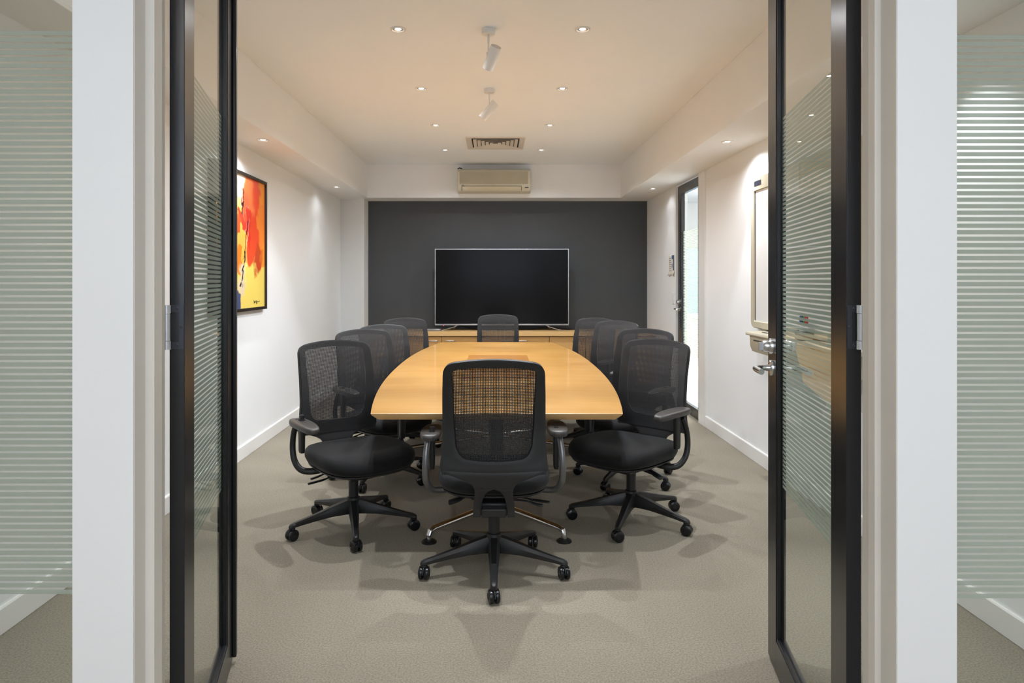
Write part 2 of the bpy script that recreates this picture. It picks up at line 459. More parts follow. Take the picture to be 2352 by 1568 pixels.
# ------------------------------------------------------------------ glazed door leaves
def door_leaf(name, N, F, side, height, handle, astragal, thick=0.032):
    """local x runs from the hinge (N) to the free edge (F); visible face is y=0, thickness goes to y*side>0"""
    N = Vector(N); F = Vector(F)
    d = F - N; L = d.length
    ang = math.atan2(d.y, d.x)
    r = bpy.data.objects.new(name, None); C.objects.link(r); r['kind'] = 'structure'
    r.location = (N.x, N.y, 0.012); r.rotation_euler = (0, 0, ang)
    ya, yb = (0, thick) if side > 0 else (-thick, 0)
    ym = (ya + yb) / 2
    SW = 0.112; BR = 0.1; TR = 0.1; H = height
    pbox('stile', M['doorpaint'], (0, SW, ya, yb, 0, H), r, 0.0015)
    pbox('stile', M['doorpaint'], (L - SW, L, ya, yb, 0, H), r, 0.0015)
    pbox('rail', M['doorpaint'], (SW, L - SW, ya, yb, 0, BR), r)
    pbox('rail', M['doorpaint'], (SW, L - SW, ya, yb, H - TR, H), r)
    bw = 0.010
    for (q) in [(SW, SW + bw, BR, H - TR), (L - SW - bw, L - SW, BR, H - TR), (SW + bw, L - SW - bw, BR, BR + bw), (SW + bw, L - SW - bw, H - TR - bw, H - TR)]:
        bm = NB()
        box(bm, q[0], q[1], ya + 0.003, ym - 0.003, q[2], q[3]); box(bm, q[0], q[1], ym + 0.003, yb - 0.003, q[2], q[3])
        b = obj('glazing_bead', bm, M['bead'], r)
    pbox('glass_pane', M['glass'], (SW, L - SW, ym - 0.0025, ym + 0.0025, BR, H - TR), r)
    inner = -1 if side > 0 else 1
    stripes(r, L - 2 * SW - 2 * bw, SW + bw, ym + inner * -0.0032, z1=FZ1 - 0.012)
    if astragal:
        q = (L - 0.022, L + 0.004, yb, yb + 0.014, 0.012, H) if side < 0 else (L - 0.022, L + 0.004, ya - 0.014, ya, 0.012, H)
        pbox('astragal', M['doorpaint'], q, r, 0.004, 3)
    # hinge on the hinge edge
    hz = 1.185 - 0.012; far = yb if side > 0 else ya
    sgn = 1 if side > 0 else -1
    bm = NB()
    hp = 0.0012
    def e(y0, y1, z0, z1): box(bm, -hp, 0.0004, min(y0, y1), max(y0, y1), z0, z1)
    e(far, far - sgn * 0.030, hz + 0.034, hz + 0.05)
    e(far, far - sgn * 0.030, hz - 0.05, hz - 0.034)
    e(far - sgn * 0.020, far - sgn * 0.030, hz - 0.034, hz + 0.034)
    hg = obj('hinge', bm, M['hingeplate'], r)
    for (z, f) in ((hz + 0.042, 0.016), (hz - 0.042, 0.016), (hz, 0.025)):
        bm = NB(); lathe(bm, [(0.0034, 0), (0.0034, 0.0007), (0.002, 0.0011), (0.0008, 0.0004)], 14, (-hp, far - sgn * f, z), (-1, 0, 0))
        obj('screw', bm, M['hingeplate'], hg, smooth=True)
    ky = far + sgn * (0.0045 if side > 0 else -0.004)
    for (z0, z1) in ((hz - 0.05, hz - 0.031), (hz - 0.030, hz + 0.031), (hz + 0.032, hz + 0.05)):
        bm = NB(); cyl(bm, (-0.009, ky, z0), (-0.009, ky, z1), 0.0098 if z1 - z0 < 0.03 else 0.0086, n=20)
        obj('hinge_knuckle', bm, M['knuckle'], hg, smooth=True)
    if handle:
        hx = L - 0.066
        for s in (-1, 1):
            y0 = yb if s > 0 else ya
            bm = NB(); lathe(bm, [(0.0265, 0), (0.0265, 0.006), (0.024, 0.010), (0.012, 0.0105), (0.011, 0.02)], 28, (hx, y0, 1.0 - 0.012), (0, s, 0))
            hs = obj('door_handle', bm, M['chrome'], r, smooth=True)
            p = spline([(hx, y0 + s * 0.008, 0.988), (hx, y0 + s * 0.036, 0.988), (hx - 0.012, y0 + s * 0.054, 0.988), (hx - 0.035, y0 + s * 0.060, 0.988), (hx - 0.08, y0 + s * 0.060, 0.988), (hx - 0.112, y0 + s * 0.058, 0.988)], 5)
            bm = NB(); tube(bm, p, 0.0095, n=16)
            obj('lever', bm, M['chrome'], hs, smooth=True)
            bm = NB(); lathe(bm, [(0.0265, 0), (0.0265, 0.007), (0.0245, 0.012), (0.021, 0.013), (0.021, 0.026), (0.017, 0.032)], 28, (hx, y0, 1.072 - 0.012), (0, s, 0))
            obj('deadbolt', bm, M['chrome'], r, smooth=True)
            bm = NB(); box(bm, hx - 0.004, hx + 0.004, y0 + s * 0.030, y0 + s * 0.044, 1.046, 1.074)
            obj('thumb_turn', bm, M['steel'], r, bevel=0.001)
    return r
door_leaf('door_1', (-0.7123, 1.56), (-0.893, 2.314), 1, 2.38, False, True)
door_leaf('door_2', (0.800, 1.56), (0.933, 2.344), -1, 2.38, True, False)

# ------------------------------------------------------------------ side door in the right wall
def side_door():
    r = bpy.data.objects.new('door_3', None); C.objects.link(r); r['kind'] = 'structure'
    r.location = (XR + 0.012, DY0, 0.006)
    L = DY1 - DY0; H = SZ - 0.02; T = 0.035
    def B(n, m, y0, y1, z0, z1, x0=0.0, x1=T, bev=0.0, par=None): return pbox(n, m, (x0, x1, y0, y1, z0, z1), par or r, bev)
    B('stile', M['doorpaint'], 0, 0.085, 0, H); B('stile', M['doorpaint'], L - 0.135, L, 0, H)
    B('rail', M['doorpaint'], 0.085, L - 0.135, 0, 0.09); B('rail', M['doorpaint'], 0.085, L - 0.135, H - 0.09, H)
    B('glass_pane', M['glass'], 0.085, L - 0.135, 0.09, H - 0.09, 0.014, 0.02)
    me = unit_box_mesh('film_stripe', 0.0006, L - 0.22, PITCH * 0.62, M['film'])
    n = int((1.78 - 0.55) / 0.0155)
    bm = NB()
    for i in range(n):
        z = 1.78 - i * 0.0155
        box(bm, 0.0205, 0.0212, 0.085, L - 0.135, z - 0.0096, z)
    o = obj('film_stripes', bm, M['film'], r); o['kind'] = 'stuff'
    bm = NB(); lathe(bm, [(0.026, 0), (0.026, 0.006), (0.012, 0.011), (0.011, 0.02)], 20, (0, L - 0.065, 1.0), (-1, 0, 0))
    h = obj('door_handle', bm, M['chrome'], r, smooth=True)
    bm = NB(); tube(bm, spline([(-0.008, L - 0.065, 1.0), (-0.04, L - 0.065, 1.0), (-0.056, L - 0.08, 1.0), (-0.058, L - 0.12, 1.0), (-0.057, L - 0.17, 1.0)], 4), 0.009, n=12)
    obj('lever', bm, M['chrome'], h, smooth=True)
    bm = NB(); lathe(bm, [(0.026, 0), (0.026, 0.008), (0.02, 0.012), (0.02, 0.028)], 20, (0, L - 0.065, 1.072), (-1, 0, 0))
    obj('deadbolt', bm, M['chrome'], r, smooth=True)
    for z in (0.18, 1.13, 2.05):
        bm = NB(); cyl(bm, (-0.007, -0.004, z), (-0.007, -0.004, z + 0.1), 0.007, n=14)
        obj('hinge', bm, M['chrome'], r, smooth=True)
    return r
side_door()
sbox('trim_side_door', M['trim'], (XR - 0.014, XR + 0.06, DY0 - 0.055, DY0 - 0.012, 0, SZ), (XR - 0.014, XR + 0.004, 6.035, DY0 - 0.054, 0, SZ), (XR - 0.006, XR + 0.06, DY1 + 0.008, DY1 + 0.03, 0, SZ), bevel=0.0015)

# ------------------------------------------------------------------ lights
def downlight_lamp(parent, loc, power, size=104, tilt=(0, 0), col=LAMP_COL):
    d = bpy.data.lights.new('downlight_beam', 'SPOT')
    d.energy = power * 0.62; d.color = col; d.spot_size = math.radians(66); d.spot_blend = 0.45; d.shadow_soft_size = 0.016
    d2 = bpy.data.lights.new('downlight_spill', 'SPOT')
    d2.energy = power * 0.40; d2.color = col; d2.spot_size = math.radians(150); d2.spot_blend = 0.6; d2.shadow_soft_size = 0.016
    o2 = bpy.data.objects.new('downlight_spill', d2)
    o2.location = loc; o2.parent = parent; C.objects.link(o2)
    o = bpy.data.objects.new('downlight_beam', d)
    o.location = loc; o.rotation_euler = (tilt[0], tilt[1], 0)
    o.parent = parent
    C.objects.link(o)
    return o

def make_downlight():
    r = thing('downlight', 'round recessed ceiling downlight', 'downlight')
    bm = NB(); lathe(bm, [(0.030, 0.002), (0.030, -0.003), (0.034, -0.0055), (0.041, -0.0045), (0.044, 0.0)], 32, cap=False)
    obj('trim_ring', bm, M['white'], r, smooth=True)
    bm = NB(); lathe(bm, [(0.031, -0.002), (0.026, 0.0003), (0.018, -0.0004)], 28, cap=False)
    obj('gimbal_ring', bm, M['steel'], r, smooth=True)
    bm = NB(); lathe(bm, [(0.018, 0.0006), (0.016, -0.0012), (0.0001, -0.002)], 28)
    obj('lens', bm, M['glow'], r, smooth=True)
    return r
dl0 = make_downlight(); used = [False]
def put_downlight(x, y, z, label, group, power, size=112, tilt=(0, 0)):
    o = dl0 if not used[0] else copy_tree(dl0)
    if used[0]:
        for ch in [c for c in o.children if c.type == 'LIGHT']: bpy.data.objects.remove(ch)
    used[0] = True
    o.location = (x, y, z - 0.0005); o['label'] = label; o['group'] = group
    return o
rowsY = [(3.716, 'nearest'), (4.86, 'second'), (6.0, 'third'), (7.137, 'farthest')]
lamp_spots = []
for y, w_ in rowsY:
    for x, sd in ((-0.535, 'left'), (0.47, 'right')):
        nm = {'nearest': f'recessed downlight, nearest of the {sd} row in the ceiling', 'second': f'recessed downlight, second from the camera in the {sd} ceiling row',
              'third': f'recessed downlight, third from the camera in the {sd} ceiling row', 'farthest': f'recessed downlight, farthest of the {sd} row beside the air vent'}[w_]
        o = put_downlight(x, y, CZ, nm, 'downlights in the ceiling', LAMP_W)
        lamp_spots.append((o, LAMP_W, 118, (0, 0)))
for y, sd, x, w_ in ((4.74, 'left', -1.62, 'nearer'), (7.11, 'left', -1.665, 'farther'), (4.80, 'right', 1.625, 'nearer'), (7.24, 'right', 1.66, 'farther')):
    o = put_downlight(x, y, SZ, f'{w_} small downlight under the {sd} bulkhead', 'downlights under the bulkheads', LAMP_W)
    lamp_spots.append((o, LAMP_W * (0.62 if w_ == 'nearer' else 0.07), 96, (0, 0)))
for o, pw, sz, t in lamp_spots:
    downlight_lamp(o, (0, 0, -0.008), pw, sz, t)
# the same fittings nearer the doors, just above and beside the frame
for x, y, z, pw, sz in ((-0.53, 2.576, CZ, LAMP_W * 0.9, 56), (0.47, 2.576, CZ, LAMP_W * 0.9, 56), (-0.53, 2.576, CZ, LAMP_W * 0.08, 140), (0.47, 2.576, CZ, LAMP_W * 0.08, 140), (1.60, 2.62, SZ, LAMP_W * 0.35, 100)):
    d = bpy.data.lights.new('front_downlight_beam', 'SPOT'); d.energy = pw; d.color = LAMP_COL; d.spot_size = math.radians(sz); d.spot_blend = 0.6; d.shadow_soft_size = 0.018
    o = bpy.data.objects.new('front_downlight_beam', d); o.location = (x, y, z - 0.01); C.objects.link(o)

def spotlight(loc, zj, back, front, label):
    r = thing('ceiling_spotlight', label, 'spotlight', loc, 0, 'white spotlights on rods')
    bm = NB(); lathe(bm, [(0.036, 0), (0.037, -0.004), (0.037, -0.024), (0.034, -0.028), (0.004, -0.028)], 32)
    obj('canopy', bm, M['lampwhite'], r, smooth=True)
    bm = NB(); cyl(bm, (0, 0, -0.028), (0, 0, -0.075), 0.0055, n=14); cyl(bm, (0, 0, -0.07), (0, 0, zj), 0.0038, n=14)
    obj('rod', bm, M['lampwhite'], r, smooth=True)
    b = Vector(back); f = Vector(front); d = (f - b).normalized(); Lc = (f - b).length
    bm = NB(); lathe(bm, [(0.011, -0.011), (0.011, 0.011)], 16, (0, 0, zj), (1, 0, 0))
    obj('swivel_joint', bm, M['lampwhite'], r, smooth=True)
    bm = NB(); lathe(bm, [(0.0275, 0.002), (0.029, 0.0), (0.030, 0.003), (0.030, Lc), (0.0285, Lc + 0.001), (0.0275, Lc - 0.02)], 32, b, d, cap=False)
    can = obj('lamp_can', bm, M['lampwhite'], r, smooth=True)
    bm = NB(); lathe(bm, [(0.0278, 0.002), (0.0278, 0.004), (0.001, 0.004)], 24, b, d)
    obj('end_cap', bm, M['steel'], can, smooth=True)
    bm = NB(); lathe(bm, [(0.0275, Lc - 0.018), (0.001, Lc - 0.016)], 24, b, d)
    obj('lens', bm, M['glow'], can)
    dd = bpy.data.lights.new('spotlight_beam', 'SPOT'); dd.energy = LAMP_W * 0.6; dd.color = LAMP_COL; dd.spot_size = math.radians(50); dd.spot_blend = 0.5; dd.shadow_soft_size = 0.02
    o = bpy.data.objects.new('spotlight_beam', dd); o.parent = r; C.objects.link(o)
    o.location = f + d * 0.004
    o.rotation_euler = d.to_track_quat('-Z', 'Y').to_euler()
spotlight((-0.043, 3.72, CZ), -0.135, (0.042, -0.045, -0.108), (-0.004, 0.03, -0.205), 'white ceiling spotlight nearer the camera, its round back end showing')
spotlight((-0.050, 4.88, CZ), -0.13, (0.046, -0.02, -0.10), (-0.052, 0.01, -0.205), 'brightly lit white ceiling spotlight farther back, tilted down to the left')

# ------------------------------------------------------------------ ceiling air vent
v = thing('air_vent', 'square ceiling air diffuser with angled slats above the wall air conditioner', 'vent', (-0.008, 6.775, CZ))
Hh = 0.285
bm = NB()
def sq(h, z): return [(-h, -h, z), (h, -h, z), (h, h, z), (-h, h, z)]
rings(bm, [sq(Hh, 0), sq(Hh, -0.008), sq(Hh - 0.004, -0.012), sq(Hh - 0.05, -0.006), sq(Hh - 0.055, -0.0005)], cap=False)
obj('frame', bm, M['ventmetal'], v)
pbox('backing', M['dark'], (-Hh + 0.05, Hh - 0.05, -Hh + 0.05, Hh - 0.05, -0.0012, -0.0004), v)
for k in range(5):
    h = 0.218 - k * 0.040
    bm = NB()
    a = sq(h, -0.0105); b = sq(h - 0.032, -0.0015); c = sq(h - 0.033, -0.0024); d = sq(h - 0.0012, -0.0118)
    rings(bm, [b, a, d, c], cap=False)
    obj('louvre', bm, M['ventmetal'], v)

# ------------------------------------------------------------------ wall air conditioner
ac = thing('air_conditioner', 'yellowed cream split air conditioner on the white bulkhead above the charcoal wall', 'air conditioner', (-0.026, 8.044, 2.315))
def acloop(x0, x1, prof):
    return [[(x, -y, z) for (y, z) in prof] for x in (x0, x1)]
profA = [(0, 0), (0.10, 0.0), (0.150, 0.018), (0.180, 0.05), (0.192, 0.09), (0.195, 0.19), (0.186, 0.235), (0.160, 0.262), (0.12, 0.27), (0, 0.27)]
bm = NB()
W2 = 0.425
lo = []
for x, s in ((-W2, 0.90), (-W2 + 0.008, 0.97), (-W2 + 0.02, 1.0), (W2 - 0.02, 1.0), (W2 - 0.008, 0.97), (W2, 0.90)):
    lo.append([(x, -y * s, 0.135 + (z - 0.135) * (0.5 + 0.5 * s)) for y, z in profA])
rings(bm, lo)
obj('housing', bm, M['acbody'], ac, smooth=True, auto=50)
bm = NB()
for i in range(13):
    z = 0.094 + i * 0.0102
    box(bm, -0.395, 0.385, -0.1985, -0.19, z, z + 0.0074)
g = obj('intake_grille', bm, M['acgrille'], ac); g['kind'] = 'stuff'
pbox('grille_backing', M['acgrille'], (-0.398, 0.388, -0.1965, -0.19, 0.088, 0.230), ac)
bm = NB()
rings(bm, [[(x, -y, z) for y, z in ((0.150, 0.012), (0.176, 0.030), (0.190, 0.064), (0.183, 0.064), (0.14, 0.02))] for x in (-0.37, 0.315)])
obj('louvre_flap', bm, mat('ac_flap_plastic', srgb(208, 200, 176), 0.4), ac, bevel=0.001)
for (q) in ((-0.3725, -0.370, -0.192, -0.16, 0.018, 0.068), (0.3155, 0.318, -0.193, -0.16, 0.018, 0.068), (-0.37, 0.3155, -0.1935, -0.185, 0.0655, 0.0675)):
    pbox('seam', M['dark'], q, ac)
pbox('status_display', M['dark'], (0.355, 0.397, -0.193, -0.185, 0.045, 0.053), ac)
pbox('maker_badge', M['greyprint'], (-0.375, -0.366, -0.1965, -0.19, 0.075, 0.080), ac)
pbox('badge_lettering', M['greyprint'], (-0.362, -0.348, -0.1955, -0.19, 0.0755, 0.0790), ac)
bm = NB(); tube(bm, [(-0.42, -0.15, 0.272), (-0.40, -0.16, 0.279), (-0.37, -0.15, 0.273)], 0.006, n=8)
obj('cable_clip', bm, M['cord'], ac, smooth=True)

# ------------------------------------------------------------------ television, sideboard
TVY = 8.13
tv = thing('television', 'large black flat television with a thin silver frame on the sideboard', 'television', (0.065, TVY, 0.703))
tx = 0.797; tz0 = 0.757 - 0.703 + 0.006; tz1 = 1.672 - 0.703
pbox('back_shell', M['blackplastic'], (-tx + 0.02, tx - 0.02, 0.004, 0.05, tz0 + 0.02, tz1 - 0.02), tv, 0.01)
pbox('screen', M['screen'], (-tx + 0.008, tx - 0.008, -0.006, 0.004, tz0 + 0.014, tz1 - 0.008), tv)
for q in ((-tx, -tx + 0.009, tz0, tz1), (tx - 0.009, tx, tz0, tz1), (-tx + 0.009, tx - 0.009, tz1 - 0.009, tz1), (-tx + 0.009, tx - 0.009, tz0, tz0 + 0.016)):
    pbox('bezel', M['silver'], (q[0], q[1], -0.011, 0.006, q[2], q[3]), tv, 0.0015)
bm = NB(); lathe(bm, [(0.005, 0), (0.004, 0.002)], 12, (-0.692, -0.009, tz0 - 0.001), (0, -1, 0))
obj('power_light', bm, M['led'], tv)
for s in (-1, 1):
    bm = NB()
    tube(bm, [(s * 0.52, 0.02, tz0 + 0.004), (s * 0.56, -0.02, tz0 - 0.018), (s * 0.71, -0.14, 0.006)], 0.007, 0.005, n=10)
    tube(bm, [(s * 0.55, 0.02, tz0 + 0.004), (s * 0.56, 0.06, 0.03), (s * 0.59, 0.12, 0.006)], 0.007, 0.005, n=10)
    obj('foot', bm, M['steel'], tv, smooth=True)
pbox('sensor_housing', M['blackplastic'], (-0.055, 0.045, -0.008, 0.02, tz0 - 0.035, tz0 + 0.03), tv, 0.003)
bm = NB(); tube(bm, spline([(-0.46, 8.24, 0.76), (-0.40, 8.23, 0.745), (-0.33, 8.23, 0.725), (-0.2, 8.23, 0.709), (0.0, 8.23, 0.709), (0.3, 8.23, 0.709), (0.45, 8.23, 0.713), (0.62, 8.23, 0.735), (0.72, 8.24, 0.722), (0.85, 8.24, 0.709), (1.0, 8.22, 0.709)], 5), 0.006, n=8)
tag(obj('power_cord', bm, M['cord'], smooth=True), 'black cord looping on the sideboard behind the television', 'cord')
bm = NB(); box(bm, -0.835, -0.655, 8.0, 8.14, 0.703, 0.722)
mb = thing('media_box', 'flat silver grey box on the sideboard left of the television', 'box', (-0.745, 8.07, 0.703))
bm.free()
pbox('casing', M['greyprint'], (-0.09, 0.09, -0.07, 0.07, 0.0, 0.014), mb, 0.002)
pbox('lid', M['silver'], (-0.092, 0.092, -0.072, 0.072, 0.014, 0.022), mb, 0.002)

tag(pbox('sideboard_worktop', M['mapleedge'], (-1.572, XR - 0.002, 7.90, YB - 0.001, 0.652, 0.702), None, 0.002), 'long maple worktop on the row of cabinets under the television', 'worktop')
def cabinet(x0, x1, doors, label):
    r = thing('cabinet', label, 'cabinet', ((x0 + x1) / 2, 7.93, 0), 0, 'maple cabinets along the charcoal wall')
    w2 = (x1 - x0) / 2
    bm = NB(); box(bm, -w2, w2, 0.02, 0.465, 0.08, 0.6515); box(bm, -w2, w2, 0.06, 0.46, 0.0, 0.08)
    obj('carcass', bm, M['dark'], r)
    n = len(doors); dw = 2 * w2 / n
    for i, side in enumerate(doors):
        a = -w2 + i * dw + 0.0025; b = a + dw - 0.005
        d = pbox('door', M['maple'], (a, b, 0.0, 0.019, 0.09, 0.643), r, 0.001)
        hx = b - 0.095 if side == 'r' else a + 0.095
        if side == '-': continue
        bm = NB(); tube(bm, spline([(hx - 0.05, -0.001, 0.595), (hx - 0.05, -0.02, 0.595), (hx - 0.04, -0.027, 0.595), (hx + 0.04, -0.027, 0.595), (hx + 0.05, -0.02, 0.595), (hx + 0.05, -0.001, 0.595)], 3), 0.0055, n=8)
        obj('handle', bm, M['steel'], d, smooth=True)
cabinet(-1.57, -1.057, 'r', 'single door maple cabinet at the left end of the row')
cabinet(-1.057, -0.220, 'rl', 'maple double door cabinet under the left part of the television')
cabinet(-0.220, 0.617, 'rl', 'maple double door cabinet behind the far head chair')
cabinet(0.617, 1.452, 'rl', 'maple double door cabinet behind the farthest right chairs')
cabinet(1.452, XR - 0.002, 'l', 'narrow maple cabinet at the right end of the row')

# ------------------------------------------------------------------ table
TB = thing('conference_table', 'long boat shaped maple conference table with polished metal feet', 'table', (0, 4.864, 0))
TZ = 0.694
TY0, TY1, TYC = 3.074, 6.654, 4.864
def halfw(y):
    t = (y - TY0) / (TY1 - TY0)
    return 0.566 + 0.124 * (1 - abs(2 * t - 1) ** 2.3) - 0.035 * max(0, 2 * t - 1) ** 2 if 0 <= t <= 1 else 0.56
def outline(y0, y1, inset, n=28):
    ys = [y0 + (y1 - y0) * i / n for i in range(n + 1)]
    f = lambda y: min(max(y, TY0 + inset), TY1 - inset)
    Rr = [(halfw(y) + 0.004 - inset, f(y) - TYC) for y in ys]
    Lp = [(-halfw(y) + inset, f(y) - TYC) for y in ys[::-1]]
    return Rr + Lp
YS = 4.79
for (a, b) in ((TY0, YS - 0.001), (YS + 0.001, TY1)):
    lo = []
    for (ins, z) in ((0.030, TZ - 0.034), (0.004, TZ - 0.010), (0.001, TZ - 0.004), (0.0, TZ - 0.002), (0.002, TZ)):
        lo.append([(x, y, z) for x, y in outline(a, b, ins)])
    bm = NB(); rings(bm, lo)
    bm.normal_update()
    for f in bm.faces: f.material_index = 0 if (f.normal.z > 0.9 or f.normal.z < -0.9) else 1
    bmesh.ops.triangulate(bm, faces=[f for f in bm.faces if len(f.verts) > 4])
    obj('tabletop', bm, [M['tabletop'], M['tableedge']], TB, smooth=True, auto=25)
pbox('insert_panel', M['insert'], (-0.220, 0.245, 4.13 - TYC, 5.48 - TYC, TZ - 0.002, TZ + 0.0009), TB, 0.0004)
def pedestal(cy, feet):
    bm = NB(); lathe(bm, [(0.045, 0.05), (0.05, 0.06), (0.05, 0.10), (0.04, 0.115), (0.04, 0.645), (0.12, 0.65), (0.12, TZ - 0.0345)], 28, (0, cy, 0))
    obj('pedestal', bm, M['blackplastic'], TB, smooth=True)
    for (fx, fy) in feet:
        d = Vector((fx, fy, 0)); n = d.normalized(); L = d.length
        bm = NB()
        pts = [n * 0.03 + Vector((0, 0, 0.085)), n * (L * 0.5) + Vector((0, 0, 0.075)), n * (L - 0.03) + Vector((0, 0, 0.062)), n * (L - 0.008) + Vector((0, 0, 0.054)), n * L + Vector((0, 0, 0.035)), n * L + Vector((0, 0, 0.014))]
        tube(bm, [p + Vector((0, cy, 0)) for p in pts], [0.024, 0.02, 0.017, 0.0165, 0.015, 0.0145], [0.016, 0.014, 0.013, 0.0145, 0.0145, 0.0145], n=16)
        ft = obj('foot', bm, M['alu'], TB, smooth=True)
        bm = NB(); lathe(bm, [(0.038, 0.0), (0.038, 0.005), (0.030, 0.011), (0.012, 0.018)], 28, (n.x * L, n.y * L + cy, 0))
        obj('glide_pad', bm, M['blackplastic'], ft, smooth=True)
pedestal(3.69 - TYC, [(-0.332, -0.318), (0.336, -0.308), (0.0, 0.46)])
pedestal(5.36 - TYC, [(-0.70, -0.36), (0.70, -0.36), (-0.36, 0.33), (0.36, 0.33)])

# ------------------------------------------------------------------ task chair
def interp(tab, t):
    if t <= tab[0][0]: return tab[0][1]
    for (a, va), (b, vb) in zip(tab, tab[1:]):
        if t <= b:
            u = (t - a) / (b - a); u = u * u * (3 - 2 * u) * 0.35 + u * 0.65
            return va + (vb - va) * u
    return tab[-1][1]
YBK = [(0.32, -0.165), (0.36, -0.185), (0.42, -0.218), (0.48, -0.238), (0.56, -0.240), (0.66, -0.238), (0.78, -0.252), (0.88, -0.274), (0.97, -0.302)]
def bmap(x, z, off=0.0):
    c = 0.95 * min(1.0, max(0.15, (z - 0.40) / 0.14)) * (1.0 if z < 0.75 else max(0.6, 1.0 - (z - 0.75) * 1.6))
    return (x, interp(YBK, z) + c * x * x + off, z)
ZT = 0.968
def outer_half(z):
    return interp([(0.49, 0.226), (0.55, 0.218), (0.65, 0.2125), (0.8, 0.2115), (0.9, 0.208), (0.97, 0.204)], z)
def outer_loop(ins=0.0, zb=0.495):
    pts = []
    # bottom-right up, over the top, down the left
    zs = [zb + (ZT - 0.062 - zb) * i / 18 for i in range(19)]
    R = [(outer_half(z) - ins, z) for z in zs]
    xc = outer_half(ZT - 0.05) - ins
    r = 0.042
    for i in range(1, 7):
        a = i / 7 * PI / 2
        R.append((xc - r + r * math.cos(a), ZT - 0.062 + (r + 0.003) * math.sin(a)))
    for i in range(0, 9):
        x = (xc - r) * (1 - i / 9)
        R.append((x, ZT - ins - 0.0155 * (x / (xc - r)) ** 2))
    top = (0.0, ZT - ins)
    Lp = [(-x, z) for x, z in R[::-1]]
    return R + [top] + Lp
def window_loop():
    zb, zt = 0.545, 0.925
    def hw(z): return interp([(0.54, 0.150), (0.6, 0.158), (0.7, 0.166), (0.93, 0.172)], z)
    R = []
    rb = 0.05
    for i in range(0, 8):
        a = -PI / 2 + i / 8 * PI / 2
        R.append((0.152 - rb + rb * math.cos(a), zb + rb + rb * math.sin(a)))
    zs = [zb + rb + (zt - 0.022 - zb - rb) * i / 16 for i in range(17)]
    R += [(hw(z), z) for z in zs]
    R += [(hw(zt) - 0.004, zt - 0.009), (hw(zt) - 0.016, zt - 0.001)]
    for i in range(1, 7):
        x = 0.15 * (1 - i / 7); R.append((x, zt + 0.010 * (1 - (x / 0.16) ** 2)))
    Lp = [(-x, z) for x, z in R[::-1]]
    Bt = [(-0.1 + 0.2 * i / 9, zb - 0.005 * (1 - ((-0.1 + 0.2 * i / 9) / 0.1) ** 2)) for i in range(1, 9)]
    return R + [(0, zt + 0.011)] + Lp + Bt
def resample(loop, n, start_angle_fn=None, center=(0, 0.74)):
    """sample a closed loop by polar angle about a centre"""
    out = []
    m = len(loop)
    for k in range(n):
        a = 2 * PI * (k + 0.5) / n
        d = (math.cos(a), math.sin(a))
        best = None
        for i in range(m):
            p = (loop[i][0] - center[0], loop[i][1] - center[1]); q = (loop[(i+1) % m][0] - center[0], loop[(i+1) % m][1] - center[1])
            ex, ey = q[0] - p[0], q[1] - p[1]
            den = d[0] * ey - d[1] * ex
            if abs(den) < 1e-12: continue
            t = (p[0] * ey - p[1] * ex) / den
            s = (p[0] * d[1] - p[1] * d[0]) / den
            if t > 0 and -1e-6 <= s <= 1 + 1e-6:
                if best is None or t > best: best = t
        out.append((center[0] + d[0] * best, center[1] + d[1] * best))
    return out

def back_frame_bm():
    bm = NB()
    N = 120
    oc = resample(outer_loop(), N); ic = resample(window_loop(), N)
    rows = []
    for k in range(4):
        u = k / 3
        rows.append([bmap(ic[i][0] * (1 - u) + oc[i][0] * u, ic[i][1] * (1 - u) + oc[i][1] * u) for i in range(N)])
    vl = [[bm.verts.new(p) for p in r] for r in rows]
    for a, b in zip(vl, vl[1:]):
        for i in range(N): bm.faces.new([a[i], a[(i+1) % N], b[(i+1) % N], b[i]])
    # spine shell
    wo = [(0.30, 0.088), (0.33, 0.087), (0.37, 0.082), (0.41, 0.079), (0.43, 0.082), (0.445, 0.093), (0.458, 0.115), (0.47, 0.148), (0.482, 0.190), (0.4952, 0.2235)]
    wi = [(0.30, 0.058), (0.34, 0.054), (0.38, 0.046), (0.40, 0.038), (0.415, 0.024), (0.424, 0.0)]
    zs = [0.288, 0.305, 0.33, 0.35, 0.37, 0.39, 0.405, 0.415, 0.424]
    zs2 = [0.424, 0.435, 0.445, 0.458, 0.47, 0.482, 0.4952]
    for s in (-1, 1):
        pr = None
        for z in zs:
            o_, i_ = interp(wo, z), interp(wi, z)
            r = [bm.verts.new(bmap(s * (i_ + (o_ - i_) * j / 3), z)) for j in range(4)]
            if pr:
                for j in range(3): bm.faces.new([pr[j], pr[j+1], r[j+1], r[j]])
            pr = r
    pr = None
    for z in zs2:
        o_ = interp(wo, z)
        r = [bm.verts.new(bmap(-o_ + 2 * o_ * j / 12, z)) for j in range(13)]
        if pr:
            for j in range(12): bm.faces.new([pr[j], pr[j+1], r[j+1], r[j]])
        pr = r
    bmesh.ops.remove_doubles(bm, verts=bm.verts[:], dist=0.0009)
    return bm

def mesh_panel_bm():
    bm = NB(); N = 96
    oc = resample(outer_loop(0.004, 0.475), N)
    vl = []
    for k in range(1, 15):
        u = k / 14
        vl.append([bm.verts.new(bmap(oc[i][0] * u, 0.74 + (oc[i][1] - 0.74) * u, 0.012)) for i in range(N)])
    c = bm.verts.new(bmap(0, 0.74, 0.012))
    for i in range(N): bm.faces.new([c, vl[0][i], vl[0][(i+1) % N]])
    for a, b in zip(vl, vl[1:]):
        for i in range(N): bm.faces.new([a[i], b[i], b[(i+1) % N], a[(i+1) % N]])
    return bm

